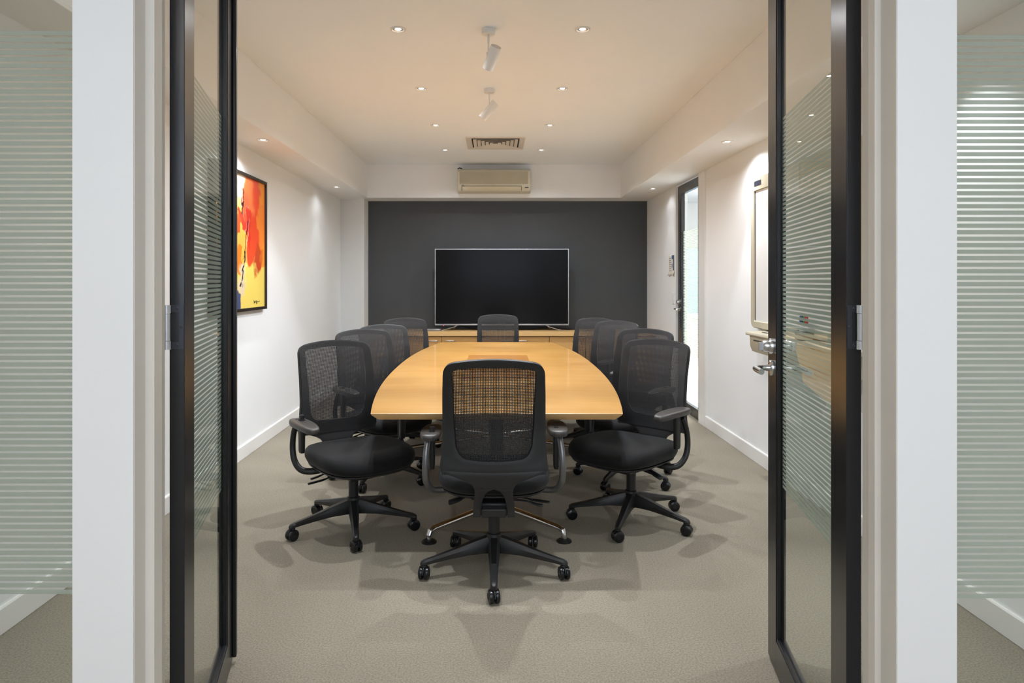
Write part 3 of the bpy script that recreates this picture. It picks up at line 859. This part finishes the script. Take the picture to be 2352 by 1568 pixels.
def se(hx, hy, p, n, cx=0, cy=0, z=0, zf=None):
    out = []
    for i in range(n):
        a = 2 * PI * i / n
        c, s = math.cos(a), math.sin(a)
        x = hx * math.copysign(abs(c) ** (2 / p), c); y = hy * math.copysign(abs(s) ** (2 / p), s)
        zz = z + (zf(x, y) if zf else 0)
        out.append((cx + x, cy + y, zz))
    return out

def shift_mesh(o, dx, dy, dz):
    o.data.transform(Matrix.Translation((dx, dy, dz)))

def make_chair():
    r = thing('task_chair', 'chair', 'chair', group='black mesh task chairs around the table')
    # base
    for k in range(5):
        bm = NB()
        lo = []
        for (d, w2, zt, zb) in ((0.018, 0.024, 0.158, 0.085), (0.05, 0.026, 0.152, 0.088), (0.12, 0.0225, 0.134, 0.088), (0.2, 0.018, 0.112, 0.08), (0.27, 0.0155, 0.095, 0.072), (0.312, 0.015, 0.086, 0.066), (0.328, 0.012, 0.080, 0.064), (0.334, 0.007, 0.074, 0.062)):
            h = (zt - zb)
            lo.append([(-w2, d, zb), (w2, d, zb), (w2, d, zb + h * 0.62), (w2 * 0.55, d, zt), (-w2 * 0.55, d, zt), (-w2, d, zb + h * 0.62)])
        rings(bm, lo)
        leg = obj('base_leg', bm, M['blackplastic'], r, rotz=0, smooth=True, auto=30)
        leg['tmp'] = k
        bm = NB()
        # twin wheels, axle along local x, hood and stem
        for s in (-1, 1):
            lathe(bm, [(0.004, 0.003), (0.022, 0.003), (0.0275, 0.006), (0.0285, 0.012), (0.0275, 0.0195), (0.022, 0.0225), (0.014, 0.0235), (0.013, 0.0215), (0.004, 0.021)], 24, (0, 0, 0.0288), (s, 0, 0))
        cs = obj('caster', bm, M['wheel'], leg, loc=(0, 0.318, 0.0), smooth=True)
        bm = NB()
        cyl(bm, (0, 0, 0.045), (0, 0, 0.070), 0.0085, n=14)
        lo = []
        for (x) in (-0.0025, 0.0025):
            lo.append([(x, 0.028 * math.cos(a), 0.0288 + 0.031 * math.sin(a)) for a in [PI * j / 10 for j in range(11)]] + [(x, -0.01, 0.022), (x, 0.01, 0.022)])
        rings(bm, lo)
        lathe(bm, [(0.016, 0.0), (0.016, 0.004), (0.010, 0.007)], 16, (0, 0, 0.0570))
        obj('caster_fork', bm, M['blackplastic'], leg, loc=(0, 0.318, 0), smooth=True)
    bm = NB(); lathe(bm, [(0.026, 0.078), (0.034, 0.085), (0.036, 0.15), (0.033, 0.166), (0.027, 0.170)], 28)
    obj('hub', bm, M['blackplastic'], r, smooth=True)
    bm = NB(); lathe(bm, [(0.0255, 0.168), (0.0255, 0.262), (0.0225, 0.265), (0.0225, 0.272), (0.014, 0.274), (0.014, 0.34)], 24)
    obj('gas_lift', bm, M['blackplastic'], r, smooth=True)
    up = []
    # mechanism
    bm = NB()
    box(bm, -0.062, 0.062, -0.145, 0.11, 0.318, 0.372); box(bm, -0.10, 0.10, -0.08, 0.12, 0.362, 0.392)
    box(bm, -0.052, 0.052, -0.185, -0.14, 0.322, 0.360)
    o = obj('tilt_mechanism', bm, M['blackplastic'], r, bevel=0.006); up.append(o)
    for (y, z, tip) in ((0.03, 0.345, 0.25), (-0.03, 0.350, 0.215)):
        bm = NB(); tube(bm, spline([(0.06, y, z), (0.13, y, z - 0.004), (0.17, y, z - 0.014), (tip - 0.015, y - 0.005, z - 0.022), (tip, y - 0.005, z - 0.024)], 4), [0.005] * 8 + [0.007, 0.010, 0.012, 0.013, 0.013, 0.012, 0.011, 0.010, 0.008], [0.004] * 8 + [0.005] * 9, n=10)
        up.append(obj('lever', bm, M['blackplastic'], r, smooth=True))
    bm = NB(); tube(bm, spline([(-0.06, 0.03, 0.348), (-0.12, 0.03, 0.345), (-0.15, 0.03, 0.336), (-0.19, 0.03, 0.322), (-0.205, 0.03, 0.318)], 4), [0.006] * 7 + [0.009, 0.016, 0.021, 0.023, 0.024, 0.024, 0.024, 0.023, 0.021, 0.017], [0.005] * 7 + [0.006, 0.008, 0.009, 0.010, 0.010, 0.010, 0.010, 0.010, 0.009, 0.007], n=14)
    pd = obj('paddle_lever', bm, M['blackplastic'], r, smooth=True); up.append(pd)
    # seat
    def zf(k): return lambda x, y: k * (-0.030 * max(0, (y - 0.10) / 0.16) ** 2 + 0.010 * (abs(x) / 0.25) ** 2)
    bm = NB()
    prof = [(0.60, 0.402, 0.3), (0.86, 0.402, 0.4), (0.955, 0.412, 0.5), (0.995, 0.430, 0.8), (1.0, 0.446, 0.9), (0.985, 0.462, 1.0), (0.945, 0.474, 1.0), (0.87, 0.4815, 1.0), (0.70, 0.4835, 1.0), (0.45, 0.4795, 0.8), (0.2, 0.4775, 0.6), (0.02, 0.477, 0.5)]
    lo = [se(0.250 * s, 0.256 * s, 3.3 if s > 0.6 else 2.6, 64, 0, 0.034, z, zf(k)) for s, z, k in prof]
    rings(bm, lo)
    up.append(obj('seat', bm, M['seat'], r, smooth=True, auto=60))
    bm = NB()
    lo = [se(0.250 * s, 0.256 * s, 3.3, 48, 0, 0.034, z, zf(k)) for s, z, k in ((0.62, 0.384, 0.3), (0.86, 0.388, 0.4), (0.93, 0.398, 0.4), (0.93, 0.404, 0.4))]
    rings(bm, lo)
    up.append(obj('seat_pan', bm, M['blackplastic'], r, smooth=True))
    for o in up: shift_mesh(o, 0, 0.0, -0.033)
    for o in up[-2:]: shift_mesh(o, 0, 0.046, 0.0)
    # back
    o = obj('back_frame', back_frame_bm(), M['frameplastic'], r, smooth=True, auto=60)
    sd = o.modifiers.new('thick', 'SOLIDIFY'); sd.thickness = 0.016; sd.offset = 0.0
    bv = o.modifiers.new('bevel', 'BEVEL'); bv.width = 0.004; bv.segments = 2; bv.limit_method = 'ANGLE'; bv.angle_limit = math.radians(50)
    up.append(o)
    up.append(obj('mesh_backrest', mesh_panel_bm(), M['mesh'], r, smooth=True, auto=180))
    # lumbar bar behind the mesh
    bm = NB(); tube(bm, [Vector(bmap(x, 0.655, 0.006)) for x in [-0.165 + 0.33 * i / 12 for i in range(13)]], 0.003, 0.012, n=8)
    # arms
    for s in (-1, 1):
        bm = NB()
        p = spline([(s * 0.17, 0.03, 0.352), (s * 0.235, 0.018, 0.347), (s * 0.278, -0.008, 0.358), (s * 0.298, -0.04, 0.40), (s * 0.301, -0.058, 0.46), (s * 0.298, -0.052, 0.53), (s * 0.292, -0.03, 0.585), (s * 0.292, -0.015, 0.60)], 4)
        n = len(p)
        tube(bm, p, [0.017 - 0.004 * i / n for i in range(n)], [0.011] * n, n=12, up=(s * 0.2, 0.9, 0.3))
        o = obj('arm_support', bm, M['blackplastic'], r, smooth=True); o['arm'] = 0; up.append(o)
        bm = NB()
        lo = []
        for z, a, b in ((0.445, 0.010, 0.018), (0.455, 0.0125, 0.021), (0.60, 0.0145, 0.023), (0.612, 0.0135, 0.021)):
            lo.append(se(a, b, 3.5, 20, s * 0.278, 0.010, z))
        rings(bm, lo)
        lo = [se(0.0095, 0.015, 3.0, 16, s * 0.278, 0.010, z) for z in (0.61, 0.632)]
        rings(bm, lo)
        o = obj('arm_post', bm, M['blackplastic'], r, smooth=True); up.append(o)
        bm = NB()
        lo = []
        for k, z in ((0.80, 0.600), (0.95, 0.602), (1.0, 0.609), (1.0, 0.618), (0.97, 0.624), (0.90, 0.627), (0.5, 0.6285), (0.02, 0.6285)):
            pts = se(0.046 * k, 0.145 * (1 - (1 - k) * 0.35), 3.4, 40, 0, 0, z)
            lo.append([(s * 0.286 + x * (1 - 0.16 * max(0, y / 0.12)), 0.072 + y, zz - 0.006 * max(0, y / 0.12) ** 2) for x, y, zz in pts])
        rings(bm, lo)
        o = obj('armrest', bm, M['pad'], r, smooth=True, auto=50); o['arm'] = s; up.append(o)
        bm = NB(); cyl(bm, (s * 0.278, -0.01, 0.606), (s * 0.325, -0.015, 0.604), 0.007, n=10)
        o = obj('arm_button', bm, M['blackplastic'], r, smooth=True); o['arm'] = s; up.append(o)
    for o in up: o['up'] = 1
    return r

chair0 = make_chair()
armsheen_done = {}
def place_chair(o, x, y, facing, base_dir, label, dh=0.0, armL=0.0, armR=0.0, grey=False, cast=0):
    """facing, base_dir: world angles (deg) of the facing direction and of one base leg"""
    rz = math.radians(facing - 90)
    o.location = (x, y, 0); o.rotation_euler = (0, 0, rz); o['label'] = label
    rnd = random.Random(int(x * 1000) + int(y * 1000) + cast)
    for ch in o.children:
        if 'tmp' in ch.keys():
            ch.rotation_euler = (0, 0, math.radians(base_dir - 90 + 72 * ch['tmp']) - rz)
            a = rnd.uniform(-0.9, 0.9) if not grey else rnd.uniform(-0.25, 0.25) - (math.radians(base_dir - 90 + 72 * ch['tmp']))
            for c2 in ch.children: c2.rotation_euler = (0, 0, a)
        if 'up' in ch.keys():
            ch.location.z = dh
            if 'arm' in ch.keys() and ch['arm'] != 0: ch.location.z = dh + (armR if ch['arm'] > 0 else armL)
        if ch.name.startswith('arm_post'): ch.location.z = dh + (armR if ch['x'] > 0 else armL) * 0.5 if 'x' in ch.keys() else dh
        if grey and ch.name.startswith('arm_support'):
            me = ch.data.copy(); me.materials[0] = M['armsheen']; ch.data = me  # near head chair only: lit sheen painted as grey
            ch['label'] = 'black arm support with its lit sheen painted grey'
chairs = [
    # x, y, facing deg, base leg deg, label, dh, armL, armR
    (-0.010, 3.05, 90, -90, 'black mesh task chair seen from behind at the near head of the table', 0.006, -0.018, 0.0, True),
    (-0.745, 3.56, -55, -76, 'black mesh task chair, nearest on the left side of the table', -0.008, 0.0, -0.022, False),
    (-0.750, 4.47, -52, -102, 'black mesh task chair, second from the camera on the left side', -0.01, 0.0, 0.0, False),
    (-0.775, 5.28, -58, -70, 'black mesh task chair, third from the camera on the left side', -0.03, 0.0, 0.0, False),
    (-0.720, 6.07, -62, -95, 'black mesh task chair, farthest on the left side of the table', -0.02, 0.0, 0.0, False),
    (0.725, 3.67, 226, -113, 'black mesh task chair, nearest on the right side of the table', -0.008, 0.02, 0.0, False),
    (0.850, 4.46, 230, -124.5, 'black mesh task chair, second from the camera on the right side', -0.005, 0.0, 0.0, False),
    (0.790, 5.33, 225, -100, 'black mesh task chair, third from the camera on the right side', 0.0, 0.0, 0.0, False),
    (0.760, 6.10, 232, -80, 'black mesh task chair, farthest on the right side of the table', -0.02, 0.0, 0.0, False),
    (0.017, 6.80, -90, 90, 'black mesh task chair at the far head of the table before the television', -0.025, 0.0, 0.0, False),
]
objs = [chair0] + [copy_tree(chair0) for _ in chairs[1:]]
for o, c in list(zip(objs, chairs))[::-1]:
    place_chair(o, c[0], c[1], c[2], c[3], c[4], c[5], c[6], c[7], c[8])
for o in objs:
    for ch in o.children_recursive:
        for k in ('tmp', 'up', 'arm'):
            if k in ch.keys(): del ch[k]

# ------------------------------------------------------------------ painting on the left wall
def painting_mat():
    m = bpy.data.materials.new('abstract_canvas'); m.use_nodes = True
    nt = m.node_tree; Lk = nt.links; p = nt.nodes['Principled BSDF']
    p.inputs['Roughness'].default_value = 0.35
    tc = nt.nodes.new('ShaderNodeTexCoord')
    nz = nt.nodes.new('ShaderNodeTexNoise'); nz.inputs['Scale'].default_value = 8.0; nz.inputs['Detail'].default_value = 9
    Lk.new(tc.outputs['Object'], nz.inputs['Vector'])
    sb = nt.nodes.new('ShaderNodeVectorMath'); sb.operation = 'SUBTRACT'; sb.inputs[1].default_value = (0.5, 0.5, 0.5); Lk.new(nz.outputs['Color'], sb.inputs[0])
    sc = nt.nodes.new('ShaderNodeVectorMath'); sc.operation = 'MULTIPLY'; sc.inputs[1].default_value = (0, 0.26, 0.34); Lk.new(sb.outputs[0], sc.inputs[0])
    ad = nt.nodes.new('ShaderNodeVectorMath'); ad.operation = 'ADD'; Lk.new(tc.outputs['Object'], ad.inputs[0]); Lk.new(sc.outputs[0], ad.inputs[1])
    sp = nt.nodes.new('ShaderNodeSeparateXYZ'); Lk.new(ad.outputs[0], sp.inputs[0])
    U, V = sp.outputs[1], sp.outputs[2]
    def mth(op, a, b=None, cl=False):
        n = nt.nodes.new('ShaderNodeMath'); n.operation = op; n.use_clamp = cl
        for i, q in enumerate((a, b)):
            if q is None: continue
            if isinstance(q, (int, float)): n.inputs[i].default_value = q
            else: Lk.new(q, n.inputs[i])
        return n.outputs[0]
    def band(s, a, b, soft):
        x = mth('DIVIDE', mth('SUBTRACT', s, a - soft / 2), soft, True)
        y = mth('DIVIDE', mth('SUBTRACT', b + soft / 2, s), soft, True)
        return mth('MULTIPLY', x, y)
    def rect(u0, u1, v0, v1, s=0.015): return mth('MULTIPLY', band(U, u0, u1, s), band(V, v0, v1, s))
    def streak(u0, v0, u1, v1, w_, s=0.01):
        k = (u1 - u0) / (v1 - v0)
        x = mth('SUBTRACT', U, mth('ADD', mth('MULTIPLY', mth('SUBTRACT', V, v0), k), u0))
        return mth('MULTIPLY', mth('DIVIDE', mth('SUBTRACT', w_, mth('ABSOLUTE', x)), s, True), band(V, v0, v1, 0.01))
    cur = None
    rgb = nt.nodes.new('ShaderNodeRGB'); rgb.outputs[0].default_value = srgb(238, 212, 104); cur = rgb.outputs[0]
    def layer(mask, col):
        nonlocal cur
        n = nt.nodes.new('ShaderNodeMix'); n.data_type = 'RGBA'
        Lk.new(mask, n.inputs[0]); Lk.new(cur, n.inputs[6]); n.inputs[7].default_value = col
        cur = n.outputs[2]
    layer(rect(0.0, 0.46, -1, 0.25), srgb(214, 196, 60))
    layer(rect(-1, 0.5, -1, 0.14), srgb(70, 80, 120))
    layer(rect(-1, 1.2, 0.34, 2), srgb(244, 150, 50))
    layer(rect(-1, 0.62, 0.34, 0.60), srgb(245, 180, 78))
    layer(rect(0.66, 0.92, 0.33, 2, 0.05), srgb(232, 78, 40))
    layer(rect(0.80, 0.97, 0.30, 0.50, 0.06), srgb(196, 74, 34))
    layer(rect(0.88, 1.2, 0.52, 0.80, 0.03), srgb(240, 135, 50))
    layer(rect(0.60, 0.78, 0.72, 2, 0.08), srgb(240, 126, 70))
    layer(rect(-1, 0.60, 0.80, 2, 0.04), srgb(250, 240, 215))
    layer(rect(-1, 0.50, 0.72, 0.80, 0.04), srgb(226, 216, 120))
    layer(rect(0.46, 0.72, 0.585, 0.74, 0.02), srgb(224, 62, 44))
    layer(rect(0.30, 0.52, 0.585, 0.66, 0.02), srgb(228, 84, 40))
    layer(rect(0.55, 0.66, 0.70, 0.86, 0.03), srgb(238, 112, 70))
    layer(rect(0.66, 0.73, 0.46, 0.62, 0.02), srgb(214, 52, 30))
    layer(rect(0.30, 0.535, 0.27, 0.45, 0.02), srgb(240, 128, 36))
    layer(rect(0.49, 0.58, 0.13, 0.36, 0.03), srgb(226, 206, 170))
    layer(streak(0.53, 0.22, 0.655, 0.64, 0.016), srgb(36, 26, 30))
    layer(streak(0.60, 0.24, 0.70, 0.66, 0.008), srgb(236, 226, 215))
    layer(streak(0.53, 0.73, 0.60, 0.85, 0.022), srgb(50, 34, 32))
    layer(streak(0.58, 0.56, 0.66, 0.76, 0.006), srgb(240, 200, 190))
    # dark field at the camera end with a thin red edge
    layer(rect(-1, 0.13, -1, 2, 0.01), srgb(40, 44, 46))
    layer(rect(0.13, 0.16, 0.1, 0.45, 0.01), srgb(200, 40, 50))
    Lk.new(cur, p.inputs['Base Color'])
    return m
PW, PH = 1.065, 1.0
pa = -math.atan2(abs(sl), 1)
pt = thing('abstract_painting', 'red, orange and yellow abstract painting in a black frame on the left wall', 'painting', (xl(4.34) + 0.0006, 4.34, 1.07), -math.atan(sl) * 1.0)
pt.rotation_euler = (0, 0, math.atan(-sl))
bm = NB(); box(bm, 0.0, 0.022, 0.02, PW - 0.02, 0.02, PH - 0.02)
obj('canvas', bm, painting_mat(), pt)
for q in ((0, PW, 0, 0.022), (0, PW, PH - 0.022, PH), (0, 0.022, 0.022, PH - 0.022), (PW - 0.022, PW, 0.022, PH - 0.022)):
    pbox('frame_side', M['woodframe'], (0.0, 0.036, q[0], q[1], q[2], q[3]), pt, 0.0015)
bm = NB()
tube(bm, spline([(0.0225, PW - 0.27, 0.075), (0.0225, PW - 0.26, 0.05), (0.0225, PW - 0.25, 0.068), (0.0225, PW - 0.235, 0.058), (0.0225, PW - 0.22, 0.072), (0.0225, PW - 0.21, 0.045), (0.0225, PW - 0.2, 0.066), (0.0225, PW - 0.17, 0.06), (0.0225, PW - 0.14, 0.066)], 4), 0.0022, n=6)
obj('signature', bm, M['cord'], pt)

# ------------------------------------------------------------------ copy board on the right wall
WB0, WB1, WZ0, WZ1 = 3.33, 4.84, 0.962, 2.01
wb = thing('whiteboard', 'beige framed electronic whiteboard on the right wall behind the open door', 'whiteboard', (XR - 0.0006, WB0, WZ0))
Lw = WB1 - WB0; Hw = WZ1 - WZ0
def rrect(y0, y1, z0, z1, r, x, n=5):
    pts = []
    for (cy, cz, a0) in ((y1 - r, z0 + r, -PI/2), (y1 - r, z1 - r, 0), (y0 + r, z1 - r, PI/2), (y0 + r, z0 + r, PI)):
        for i in range(n + 1):
            a = a0 + PI / 2 * i / n
            pts.append((x, cy + r * math.cos(a), cz + r * math.sin(a)))
    return pts
bm = NB()
lo = [rrect(0, Lw, 0, Hw, 0.05, 0), rrect(0, Lw, 0, Hw, 0.05, -0.045), rrect(0.006, Lw - 0.006, 0.006, Hw - 0.006, 0.046, -0.052), rrect(0.05, Lw - 0.055, 0.045, Hw - 0.09, 0.012, -0.050), rrect(0.055, Lw - 0.060, 0.05, Hw - 0.095, 0.01, -0.036)]
rings(bm, lo, cap=False)
obj('frame', bm, M['beige'], wb, smooth=True, auto=35)
pbox('writing_surface', M['board'], (-0.040, -0.03, 0.05, Lw - 0.055, 0.045, Hw - 0.09), wb)
pbox('edge_seal', M['dark'], (-0.0415, -0.0395, Lw - 0.066, Lw - 0.058, 0.05, Hw - 0.095), wb)
pbox('name_strip', mat('navy_strip', srgb(46, 50, 66), 0.4), (-0.0528, -0.050, Lw - 0.19, Lw - 0.07, Hw - 0.062, Hw - 0.028), wb)
bm = NB()
lo = []
for y, s in ((3.30 - WB0, 0.96), (3.31 - WB0, 1), (4.59 - WB0, 1), (4.60 - WB0, 0.96)):
    pr = [(0, 0.0), (-0.105, 0.0), (-0.135, 0.012), (-0.148, 0.045), (-0.152, 0.118), (0, 0.118)]
    lo.append([(x * s, y, 0.06 + (z - 0.06) * s - 0.153) for x, z in pr])
rings(bm, lo)
pr_ = obj('printer_tray', bm, M['beige'], wb, smooth=True, auto=35)
bm = NB()
rings(bm, [[(x, y, z) for x, z in ((0, -0.036), (-0.160, -0.036), (-0.163, -0.028), (-0.158, -0.016), (0, -0.006))] for y in (3.27 - WB0, 4.64 - WB0)])
obj('tray_lid', bm, M['beige'], wb, bevel=0.002)
pbox('paper_slot', M['dark'], (-0.1535, -0.149, 3.9 - WB0, 4.52 - WB0, -0.066, -0.060), wb)
pbox('control_key', M['dark'], (-0.105, -0.085, 4.42 - WB0, 4.50 - WB0, -0.013, -0.0095), wb)
# markers standing in a small holder
hd = thing('marker_holder', 'small clear grey marker holder on the whiteboard tray', 'holder', (XR - 0.085, 3.93, WZ0 - 0.0088))
bm = NB()
box(bm, -0.03, 0.03, -0.05, 0.05, 0, 0.004)
for q in ((-0.03, -0.027, -0.05, 0.05), (0.027, 0.03, -0.05, 0.05), (-0.027, 0.027, -0.05, -0.047), (-0.027, 0.027, 0.047, 0.05)): box(bm, *q, 0.004, 0.05)
obj('cup', bm, M['greyprint'], hd)
for k, (cn, cm) in enumerate((('red', M['red']), ('green', M['green']), ('black', M['cord']), ('blue', M['blue']))):
    y = -0.034 + k * 0.0225
    mk = thing('marker', f'whiteboard marker with {cn} cap standing in the holder', 'marker', (XR - 0.085, 3.93 + y, WZ0 - 0.0046), 0, 'whiteboard markers')
    bm = NB(); lathe(bm, [(0.0085, 0), (0.009, 0.004), (0.009, 0.085)], 14); obj('barrel', bm, M['white'], mk, smooth=True)
    bm = NB(); lathe(bm, [(0.0096, 0.085), (0.0096, 0.125), (0.006, 0.13)], 14); obj('cap', bm, cm, mk, smooth=True)

# ------------------------------------------------------------------ notice, light switch
nt_ = thing('notice_sheet', 'curling paper notice with blue blocks on the wall beside the side door', 'notice', (XR, 7.10, 1.345))
bm = NB()
lo = []
nx = 10
g = [[None] * (nx + 1) for _ in range(9)]
for j in range(9):
    for i in range(nx + 1):
        y = i / nx * 0.225; z = j / 8 * 0.225
        curl = 0.004 + 0.018 * max(0, 1 - z / 0.05) ** 2 * (abs(i / nx - 0.5) * 2)
        g[j][i] = bm.verts.new((-curl, y, z + 0.02 * (0.5 - abs(i / nx - 0.5)) * (1 if j == 0 else 0)))
for j in range(8):
    for i in range(nx): bm.faces.new([g[j][i], g[j][i+1], g[j+1][i+1], g[j+1][i]])
o = obj('sheet', bm, M['paper'], nt_, smooth=True)
sd = o.modifiers.new('thick', 'SOLIDIFY'); sd.thickness = 0.0008; sd.offset = 0
def pr2(name, m, y0, y1, z0, z1): pbox(name, m, (-0.0056, -0.0046, y0, y1, z0, z1), nt_)
pr2('blue_block', M['blueprint'], 0.01, 0.10, 0.175, 0.215); pr2('blue_block', M['blueprint'], 0.01, 0.05, 0.055, 0.175); pr2('blue_block', M['blueprint'], 0.075, 0.095, 0.085, 0.125)
for k in range(7): pr2('text_line', M['greyprint'], 0.13, 0.20, 0.05 + k * 0.022, 0.056 + k * 0.022)
for k in range(3): pr2('text_line', M['greyprint'], 0.07, 0.11, 0.05 + k * 0.035, 0.053 + k * 0.035)
sw = thing('light_switch', 'white light switch plate beside the side door', 'switch', (XR, 7.10, 1.05))
pbox('plate', M['white'], (-0.009, 0.0, 0, 0.075, 0, 0.116), sw, 0.002)
pbox('rocker', M['white'], (-0.0125, -0.009, 0.028, 0.047, 0.04, 0.076), sw, 0.001)

# office furniture seen through the side door's glass
cb = thing('office_desk', 'white office counter seen through the glass of the side door', 'counter', (3.0, 11.0, 0.012))
pbox('counter_top', M['white'], (-0.9, 1.4, -0.45, 0.35, 0.70, 0.74), cb, 0.002)
pbox('front_panel', M['white'], (-0.88, 1.38, -0.40, -0.37, 0.0, 0.70), cb)
pbox('end_panel', M['white'], (-0.88, -0.85, -0.37, 0.3, 0.0, 0.70), cb)
bp = thing('office_cabinet', 'blue grey cupboard beyond the white counter', 'cabinet', (3.6, 13.2, 0.012))
pbox('body', M['bluegrey'], (-0.6, 0.6, 0.0, 0.5, 0.0, 1.9), bp)
pbox('door', M['bluegrey'], (-0.59, -0.005, -0.02, 0.0, 0.05, 1.88), bp, 0.002)
pbox('door', M['bluegrey'], (0.005, 0.59, -0.02, 0.0, 0.05, 1.88), bp, 0.002)
